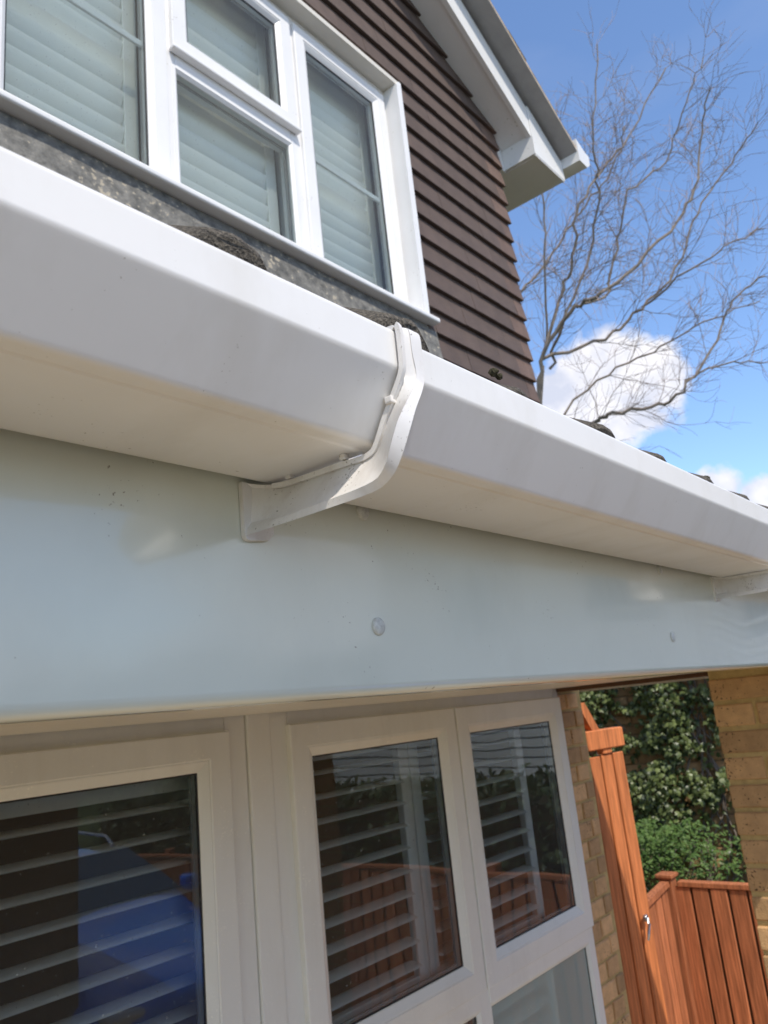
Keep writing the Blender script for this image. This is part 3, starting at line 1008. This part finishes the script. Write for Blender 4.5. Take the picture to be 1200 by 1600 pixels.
b = MB(); b.extrude_y([(3.80, -1.19), (3.80, -1.162), (4.665, -1.062), (4.665, -1.09)], 1.997, 2.045); obj('capping_rail', b, 'fence orange', fl)
b = MB(); b.box(3.80, 4.66, 2.032, 2.045, -2.28, -1.19); obj('backing_board', b, 'shadow timber', fl)
cp = thing('corner_post', 'square orange-brown post with a flat cap where the two fences meet', 'post', (4.70, 2.02, -H))
b = MB(); b.box(4.668, 4.745, 1.985, 2.06, -2.29, -1.05, .004); obj('post', b, 'fence orange', cp)
b = MB(); b.box(4.655, 4.760, 1.972, 2.073, -1.05, -1.028, .006); obj('cap', b, 'fence orange', cp)

gt = thing('garden_gate', 'tall bright orange timber gate standing beside the brick house corner', 'gate', (3.6, 1.84, -H))
ga = V((3.885, 1.785, 0)); gd = V((-.98, .2, 0)).normalized(); gn = V((-gd.y, gd.x, 0))
grot = Matrix.Rotation(math.atan2(-gd.y, -gd.x), 3, 'Z')
for k in range(7):
    c = ga + gd * (.046 + .093 * k)
    b = MB(); b.box(c.x - .040, c.x + .040, c.y - .010, c.y + .010, -2.24, -.285 - random.uniform(0, .008), .004, 1, rot=grot, pivot=(c.x, c.y, -1)); obj('gate_board', b, 'gate orange', gt)
b = MB(); c = ga + gd * .33; b.box(c.x - .325, c.x + .325, c.y + .012, c.y + .024, -2.22, -.30, 0, 1, rot=grot, pivot=(c.x, c.y, -1)); obj('backing_board', b, 'shadow timber', gt)
b = MB(); c = ga + gd * .15; b.box(c.x - .145, c.x + .145, c.y - .03, c.y + .03, -.262, -.170, .005, 1, rot=grot, pivot=(c.x, c.y, -.2)); obj('head_rail', b, 'gate orange', gt)
b = MB(); c = ga + gd * .14; b.box(c.x - .035, c.x + .035, c.y - .02, c.y + .02, -.285, -.255, .003, 1, rot=grot, pivot=(c.x, c.y, -.2)); obj('rail_block', b, 'gate orange', gt)
b = MB()
p0 = ga + gd * .20 + V((0, 0, -.175)); p1 = ga + gd * .285 + V((0, 0, -.035))
b.loft([[tuple(p + gd * s1 * .028 + gn * s2 * .018) for s1, s2 in ((-1, -1), (1, -1), (1, 1), (-1, 1))] for p in (p0, p1)]); obj('brace', b, 'gate orange', gt)
c = ga + gd * .075 + V((0, 0, -1.06)) - gn * .0
b = MB()
q = V((3.80, 1.775, -1.03))
b.disc(q, (0, -1, 0), .016, .012, 16, .006)
b.tube([q + V((0, -.014, 0)), q + V((-.012, -.024, -.02)), q + V((-.028, -.022, -.06)), q + V((-.034, -.018, -.085))], [.007, .0075, .007, .005], 8)
obj('latch', b, 'steel', gt, smooth=True)

iw = tag(box_obj('garden_wall', 'brick courses', None, 6.35, 6.58, 1.2, 6.5, -H, .45), 'old brick wall mostly buried under ivy at the end of the passage', 'wall')
# some courses show through the ivy: loose-jointed bricks
src = None
for r in range(22):
    for k in range(9):
        yc = 1.75 + .232 * k + (.116 if r % 2 else 0); zc = -1.30 + .076 * r
        if src is None:
            b = MB(); b.box(6.338, 6.40, yc - .108, yc + .108, zc - .031, zc + .031, .004, 1); src = obj('brick', b, 'brick tan', iw)
        else: inst('brick', src, (6.369 + random.uniform(-.004, .004), yc, zc), iw, (0, random.uniform(-.02, .02), random.uniform(-.02, .02)))


def leaf(b, c, nrm, size, upv, lobes=True):
    nrm = nrm.normalized()
    a = upv - nrm * upv.dot(nrm)
    if a.length < .01: a = nrm.orthogonal()
    a.normalize(); s = nrm.cross(a)
    if lobes: sh = [(0, -.45, 0), (.42, -.30, .02), (.30, .02, .05), (.52, .12, .0), (.18, .22, .05), (0, .62, -.06), (-.18, .22, .05), (-.52, .12, .0), (-.30, .02, .05), (-.42, -.30, .02)]
    else: sh = [(0, -.5, 0), (.26, -.1, .04), (.2, .25, .03), (0, .6, -.05), (-.2, .25, .03), (-.26, -.1, .04)]
    vs = [b.bm.verts.new(c + s * x * size + a * yy * size + nrm * zz * size) for x, yy, zz in sh]
    ctr = b.bm.verts.new(c + nrm * size * .09)
    for i in range(len(vs)): b.bm.faces.new((vs[i], vs[(i + 1) % len(vs)], ctr))


ivy = thing('ivy', 'glossy dark ivy climbing the brick wall behind the fence', 'ivy', (6.2, 2.8, -H))
b = MB()
n = 0
rnd = random.Random(11)
while n < 9500:
    yy = rnd.uniform(1.5, 3.9); zz = rnd.uniform(-1.35, .42)
    dn = noise.noise(V((yy * 2.3, zz * 2.3, 1.7))) + .6 * noise.noise(V((yy * 6, zz * 6, 4)))
    if dn < -.22 + .30 * max(0, -.35 - zz) and rnd.random() < .9: continue
    xx = 6.30 - max(0, .10 + .16 * dn) * rnd.uniform(.1, 1.2)
    nr = V((-1, rnd.gauss(-.15, .55), rnd.gauss(.45, .5)))
    leaf(b, V((xx, yy, zz)), nr, rnd.uniform(.028, .056), V((rnd.gauss(0, .4), rnd.gauss(0, .6), -1)))
    n += 1
o = obj('foliage', b, 'ivy leaf', ivy); o['kind'] = 'stuff'
b = MB()
for k in range(26):
    yy = rnd.uniform(1.6, 3.8); pts = []; zz = -2.25
    while zz < .3:
        pts.append((6.31 + rnd.uniform(-.02, .015), yy, zz)); yy += rnd.gauss(0, .06); zz += .13
    b.tube(pts, [.008] * len(pts), 5)
obj('stems', b, 'bark', ivy)
bush = thing('leafy_shrub', 'fresh green leafy shrub growing just above the fence top', 'shrub', (5.7, 2.6, -H))
b = MB()
for k in range(4200):
    yy = rnd.gauss(2.62, .38); xx = rnd.gauss(5.72, .2)
    top = -.92 + .16 * noise.noise(V((yy * 3, 1, 0))) - .28 * (abs(yy - 2.5) / .8) ** 2
    zz = top - abs(rnd.gauss(0, .22))
    leaf(b, V((xx, yy, zz)), V((rnd.gauss(-.4, .5), rnd.gauss(-.3, .5), 1)), rnd.uniform(.02, .04), V((rnd.gauss(0, 1), rnd.gauss(0, 1), .3)), False)
o = obj('foliage', b, 'fresh leaf', bush); o['kind'] = 'stuff'
b = MB()
for k in range(14):
    y0 = rnd.gauss(2.6, .15); x0 = 5.7 + rnd.gauss(0, .06)
    b.tube([(x0, y0, -2.3), (x0 + rnd.gauss(0, .1), y0 + rnd.gauss(0, .15), -1.6), (x0 + rnd.gauss(0, .2), y0 + rnd.gauss(0, .3), -1.05)], [.012, .008, .004], 5)
obj('stems', b, 'bark', bush)
sp = thing('garden_plant', 'small bright green leafy tip poking up in front of the fence boards', 'plant', (3.45, 1.32, -H))
b = MB()
ctr = V((3.52, 1.34, -1.655))
for k in range(46):
    d = V((rnd.gauss(0, .02), rnd.gauss(0, .02), rnd.uniform(-.08, .022)))
    leaf(b, ctr + d, V((rnd.gauss(-.4, .5), rnd.gauss(-.4, .5), 1)), rnd.uniform(.025, .04), V((d.x, d.y, .02)), False)
obj('foliage', b, 'fresh leaf', sp)
b = MB(); b.tube([(3.45, 1.32, -2.3), (3.48, 1.33, -2.0), (3.52, 1.34, -1.66)], [.008, .006, .003], 6); obj('stem', b, 'bark', sp)

# ------------------------------------------------------------------ bare tree
tree = thing('bare_tree', 'leafless tree with wiry twisting branches against the blue sky', 'tree', (11.9, 6.0, -H))
LIMBS = [
    (.14, [(11.6, 5.76, 4.87), (11.49, 5.46, 5.67), (11.54, 4.78, 6.22), (11.43, 4.42, 6.21), (11.67, 3.89, 6.49), (12.34, 3.18, 7.38), (12.68, 2.83, 8.07), (12.81, 2.66, 8.85), (12.62, 2.27, 9.58)]),
    (.10, [(11.49, 5.46, 5.67), (11.79, 5.08, 6.77), (11.59, 4.71, 7.17), (11.38, 4.35, 7.87), (11.85, 3.93, 8.68), (12.25, 3.55, 9.35), (12.69, 2.89, 10.48)]),
    (.10, [(11.6, 5.6, 5.6), (12.62, 4.84, 6.03), (13.07, 4.24, 6.53), (13.53, 3.66, 7.19), (13.91, 3.15, 8.3), (14.42, 2.56, 9.25), (14.37, 1.96, 9.74)]),
    (.15, [(12.0, 6.1, 3.3), (12.66, 5.98, 4.21), (12.95, 5.44, 4.69), (12.96, 5.04, 4.73), (13.43, 4.41, 4.79), (13.41, 3.86, 5.04), (13.97, 3.36, 5.8), (14.33, 3.02, 6.58), (14.66, 2.5, 6.96)]),
    (.09, [(11.5, 5.75, 5.4), (11.62, 6.0, 6.78), (11.74, 5.81, 7.08), (12.21, 5.41, 7.7), (12.58, 5.07, 8.41), (12.83, 4.54, 8.97), (12.94, 4.09, 9.5), (13.02, 3.87, 10.08)]),
    (.09, [(11.85, 5.59, 5.5), (11.78, 5.18, 6.16), (12.12, 4.61, 7.41), (11.78, 4.17, 8.23), (11.35, 3.9, 8.92), (11.27, 3.52, 10.46)]),
    (.07, [(11.54, 4.78, 6.22), (12.28, 4.5, 6.67), (12.41, 4.2, 7.6), (12.32, 3.83, 8.31), (12.99, 3.3, 8.98), (12.9, 2.74, 9.79), (12.93, 2.32, 10.46)]),
    (.06, [(13.07, 4.24, 6.53), (13.11, 3.4, 6.83), (13.41, 2.73, 7.16), (13.96, 2.21, 7.47)]),
    (.06, [(13.41, 3.86, 5.04), (14.0, 3.37, 5.36), (14.45, 2.74, 5.3)]),
    (.07, [(12.0, 5.9, 4.4), (12.6, 5.1, 5.3), (13.2, 4.3, 5.7), (13.9, 3.5, 6.2), (14.6, 2.7, 6.5)]),
    (.06, [(11.7, 5.5, 5.9), (11.2, 5.0, 7.2), (11.0, 4.7, 8.4), (11.1, 4.3, 9.4)]),
]


def catmull(P, n=5):
    P = [V(p) for p in P]; Q = [P[0] * 2 - P[1]] + P + [P[-1] * 2 - P[-2]]
    out = []
    for i in range(1, len(Q) - 2):
        for k in range(n):
            t = k / n; a, b_, c, d = Q[i - 1:i + 3]
            out.append(.5 * ((2 * b_) + (c - a) * t + (2 * a - 5 * b_ + 4 * c - d) * t * t + (3 * b_ - a - 3 * c + d) * t ** 3))
    out.append(P[-1])
    return out


rt = random.Random(21)
tw = MB()
sub = MB()


def wig(p, d, L, step, curl, lift):
    pts = [p.copy()]; n = max(3, int(L / step))
    ax = V((rt.gauss(0, 1), rt.gauss(0, 1), rt.gauss(0, 1))).normalized()
    for k in range(n):
        d = (d + V((rt.gauss(0, curl), rt.gauss(0, curl), rt.gauss(0, curl) + lift)) + ax.cross(d) * math.sin(k * 1.7 + ax.x * 5) * curl * .9).normalized()
        p = p + d * step; pts.append(p.copy())
    return pts


def twigs(pts, r0, count, L):
    for _ in range(count):
        i = rt.randrange(1, len(pts)); p = pts[i]
        d = (pts[i] - pts[i - 1]).normalized()
        s = V((rt.gauss(0, 1), rt.gauss(0, 1), rt.gauss(0, 1))); s = (s - d * s.dot(d)).normalized()
        dd = (d * rt.uniform(.4, 1.0) + s * rt.uniform(.5, .9) + V((.05, -.15, .12))).normalized()
        l = L * rt.uniform(.5, 1.3)
        q = wig(p, dd, l, .12, .20, .03)
        tw.tube(q, [r0 * (1 - .6 * k / len(q)) for k in range(len(q))], 3, False)
        if rt.random() < .75 and len(q) > 3:
            j = rt.randrange(1, len(q) - 1); d2 = (q[j + 1] - q[j]).normalized()
            q2 = wig(q[j], (d2 + V((rt.gauss(0, .6), rt.gauss(0, .6), rt.gauss(0, .5)))).normalized(), l * .6, .11, .22, .02)
            tw.tube(q2, [r0 * .75 * (1 - .5 * k / len(q2)) for k in range(len(q2))], 3, False)


for r, P in LIMBS:
    pts = catmull(P, 5)
    pts = [p + V((rt.gauss(0, .025), rt.gauss(0, .025), rt.gauss(0, .025))) if 0 < i < len(pts) - 1 else p for i, p in enumerate(pts)]
    b = MB(); b.tube([tuple(p) for p in pts], [r * .24 * (1 - .80 * i / len(pts)) + .006 for i in range(len(pts))], 8)
    obj('branch', b, 'bark', tree, smooth=True, angle=80)
    twigs(pts, .0048, int(len(pts) * .9), .7)
    for i in range(4, len(pts), 2):
        d = (pts[i] - pts[i - 1]).normalized()
        s = V((rt.gauss(0, 1), rt.gauss(0, 1), rt.gauss(0, 1))); s = (s - d * s.dot(d)).normalized()
        q = wig(pts[i], (d * .8 + s * .7 + V((.1, -.1, .15))).normalized(), rt.uniform(1.0, 2.1) * (1 - .55 * i / len(pts)), .16, .17, .04)
        rr = .0085 * (1 - .4 * i / len(pts))
        sub.tube([tuple(p) for p in q], [rr * (1 - .65 * k / len(q)) for k in range(len(q))], 5, False)
        twigs(q, .0042, max(3, int(rt.randint(9, 14) * (1 - .45 * i / len(pts)))), .65)
obj('crown', sub, 'bark', tree, smooth=True, angle=80)
o = obj('twigs', tw, 'twig', tree); o['kind'] = 'stuff'
b = MB()
b.tube([(11.9, 6.05, -2.3), (11.95, 6.05, -1.2), (12.0, 6.1, 1.5), (12.0, 6.1, 3.3), (11.75, 5.95, 4.3), (11.6, 5.76, 4.87), (11.52, 5.55, 5.45)], [.24, .18, .14, .11, .075, .05, .03], 12)
obj('trunk', b, 'bark', tree, smooth=True, angle=80)

# ------------------------------------------------------------------ what stands behind the camera and shows in the glass
hd = thing('hedge', 'dark clipped hedge behind the boarded fence', 'hedge', (5.6, -2.2, -H))
b = MB()
for k in range(6000):
    yy = rnd.uniform(-5.6, 1.1); u = rnd.random()
    top = -.62 + .1 * noise.noise(V((yy * 1.5, 0, 3)))
    if u < .6: c = V((5.15 + rnd.gauss(0, .05), yy, rnd.uniform(-2.2, top)))
    else: c = V((rnd.uniform(5.15, 6.0), yy, top + rnd.gauss(0, .04)))
    leaf(b, c, V((rnd.gauss(-.5, .6), rnd.gauss(0, .6), rnd.gauss(.5, .5))), rnd.uniform(.06, .1), V((rnd.gauss(0, 1), rnd.gauss(0, 1), 1)), False)
o = obj('foliage', b, 'hedge leaf', hd); o['kind'] = 'stuff'
b = MB(); b.box(5.2, 5.95, -5.6, 1.05, -2.3, -.72); obj('inner_growth', b, 'moss dark', hd)

nb = thing('neighbour_house', 'white boarded house across the garden, seen mirrored in the window', 'house', (14, -5, -H))
b = MB(); b.box(12.05, 17, -9.5, -.5, -H, 2.7); obj('wall', b, 'slate grey', nb)
src = None
for k in range(33):
    zc = -2.2 + .15 * k
    if src is None:
        b = MB(); b.box(12.005, 12.045, -9.5, -.5, zc - .068, zc + .068, .004, 1); src = obj('cladding_board', b, 'clad white', nb); src.rotation_euler.y = .08
    else: inst('cladding_board', src, (12.025, -5.0, zc), nb, (0, .08, 0))
b = MB(); b.extrude_y([(11.7, 2.7), (17.3, 2.7), (14.5, 5.0)], -9.8, -.2); obj('roof', b, 'slate grey', nb)
for yy in (-7.4, -4.6, -2.2):
    b = MB(); b.ring(-.55, .55, -.6, .6, [(0, .0), (0, -.05), (.06, -.05), (.06, 0)])
    for v in b.bm.verts: v.co = V((11.99 + v.co.y, yy + v.co.x, 1.2 + v.co.z))
    wf = obj('window', b, 'upper frame white', nb)
    b = MB(); b.box(11.985, 12.0, yy - .49, yy + .49, .66, 1.74); obj('pane', b, 'car glass', wf)

sh = thing('timber_shed', 'dark brown timber shed on the drive, seen mirrored in the window', 'shed', (1.4, -2.4, -H))
src = None
for k in range(26):
    xc = .25 + .1 * k
    if src is None:
        b = MB(); b.box(xc - .048, xc + .048, -1.72, -1.70, -2.28, -.30, .003, 1); src = obj('wall_board', b, 'shed brown', sh)
    else: inst('wall_board', src, (xc, -1.71 + random.uniform(-.002, .002), -1.29), sh)
b = MB(); b.box(.22, 2.78, -3.2, -1.722, -2.29, -.30); obj('body', b, 'shed brown', sh)
b = MB(); b.extrude_x([(-3.35, -.30), (-1.6, -.30), (-1.6, -.27), (-2.45, -.02), (-3.35, -.27)], .15, 2.80); obj('roof', b, 'slate grey', sh)

car = thing('parked_car', 'blue car on the drive, seen mirrored in the window', 'car', (3.55, -3.4, -H))
b = MB()
cs = []
for yy, hw, zb, zm, zt_, tw_ in ((-1.35, .62, .35, .55, .70, .50), (-1.45, .78, .24, .58, .80, .66), (-1.9, .87, .2, .66, .92, .74), (-2.45, .89, .2, .72, 1.0, .78), (-2.7, .89, .2, .74, 1.06, .80),
                               (-3.35, .90, .2, .78, 1.44, .62), (-4.2, .90, .2, .80, 1.50, .62), (-5.0, .89, .2, .80, 1.42, .60), (-5.35, .87, .22, .80, 1.02, .72), (-5.5, .80, .3, .7, .92, .7)):
    pr = [(-hw * .95, zb), (-hw, zb + .15), (-hw, zm), (-hw * .97, zm + .12), (-tw_, zt_ - .07), (-tw_ * .8, zt_ - .01), (0, zt_ + .02), (tw_ * .8, zt_ - .01), (tw_, zt_ - .07), (hw * .97, zm + .12), (hw, zm), (hw, zb + .15), (hw * .95, zb)]
    cs.append([(3.55 + x, yy, z_ - H) for x, z_ in pr])
b.loft(cs)
cb_ = obj('body', b, 'car blue', car, smooth=True, angle=180)
ms = cb_.modifiers.new('rounding', 'SUBSURF'); ms.levels = 2; ms.render_levels = 2
b = MB(); b.loft([[(3.55 - .70, -2.69, 1.075 - H), (3.55 + .70, -2.69, 1.075 - H), (3.55 + .70, -2.70, 1.09 - H), (3.55 - .70, -2.70, 1.09 - H)], [(3.55 - .56, -3.30, 1.435 - H), (3.55 + .56, -3.30, 1.435 - H), (3.55 + .56, -3.31, 1.45 - H), (3.55 - .56, -3.31, 1.45 - H)]]); obj('windscreen', b, 'car glass', car)
for s_ in (-1, 1):
    b = MB(); b.loft([[(3.55 + s_ * .872, yy, z_ - H) for yy, z_ in ((-2.95, .98), (-4.95, .98))] + [(3.55 + s_ * .70, yy, z_ - H) for yy, z_ in ((-4.75, 1.36), (-3.45, 1.36))],
                      [(3.55 + s_ * .885, yy, z_ - H) for yy, z_ in ((-2.95, .98), (-4.95, .98))] + [(3.55 + s_ * .715, yy, z_ - H) for yy, z_ in ((-4.75, 1.36), (-3.45, 1.36))]]); obj('side_window', b, 'car glass', car)
    b = MB(); b.box(3.55 + s_ * .62 - .14, 3.55 + s_ * .62 + .14, -1.50, -1.40, .62 - H, .74 - H, .03); obj('headlight', b, 'lamp clear', car)
    b = MB(); b.box(3.55 + s_ * .98 - .07, 3.55 + s_ * .98 + .07, -3.0, -2.86, 1.0 - H, 1.12 - H, .03); obj('wing_mirror', b, 'car blue', car)
    for yy in (-2.1, -4.65):
        b = MB(); b.disc((3.55 + s_ * .72, yy, .31 - H), (s_, 0, 0), .31, .19, 28); wh = obj('wheel', b, 'tyre black', car, smooth=True)
        b = MB(); b.disc((3.55 + s_ * .905, yy, .31 - H), (s_, 0, 0), .20, .012, 20, .02); obj('rim', b, 'steel', wh, smooth=True)

# row of leafy trees added across the road to block low sky light
lt = thing('sky_block_tree', 'leafy green tree added across the road to block low sky, mirrored in the lower window', 'tree', (0, -15, -H), 'trees across the road')
b = MB(); b.tube([(0, -15, -2.3), (.05, -15, -1.0), (-.05, -15.05, .6), (.1, -15, 2.0)], [.24, .18, .14, .08], 9); obj('trunk', b, 'bark', lt, smooth=True)
b = MB()
for k in range(2300):
    u = rnd.uniform(-1, 1); a = rnd.uniform(0, 2 * math.pi); rr = rnd.uniform(.55, 1) ** .6
    q = V((math.cos(a) * math.sqrt(1 - u * u), math.sin(a) * math.sqrt(1 - u * u), u)) * rr
    q *= 1 + .45 * noise.noise(q * 2.2)
    leaf(b, V((q.x * 2.6, -15 + q.y * 2.4, 1.2 + q.z * 2.6)), V((q.x, q.y, q.z + rnd.gauss(0, .5))), rnd.uniform(.18, .34), V((rnd.gauss(0, 1), rnd.gauss(0, 1), 1)), False)
o = obj('crown', b, 'hedge leaf', lt); o['kind'] = 'stuff'
lt.location.x = -20; lt.scale.z = .6
for k, x in enumerate((-16.2, -12.5, -8.4, -4.2, .3, 4.3, 8.2, 12.4, 16.5, 20.4, 24.8)):
    c = copy_tree(lt, (x + 20, rnd.uniform(-1.5, 1.5), 0), lt['label'])
    c.rotation_euler.z = rnd.uniform(0, 6.28)
    c.scale = (1, 1, rnd.uniform(.50, .66))

for s_ in (-1, 1):  # steel rails added on the car to catch sun glints
    b = MB(); b.tube([(3.55 + s_ * .52, -3.45, 1.46 - H), (3.55 + s_ * .54, -3.6, 1.53 - H), (3.55 + s_ * .55, -4.1, 1.555 - H), (3.55 + s_ * .55, -4.6, 1.54 - H), (3.55 + s_ * .54, -4.9, 1.47 - H)], [.014] * 5, 10); obj('glint_rail', b, 'steel', car, smooth=True)
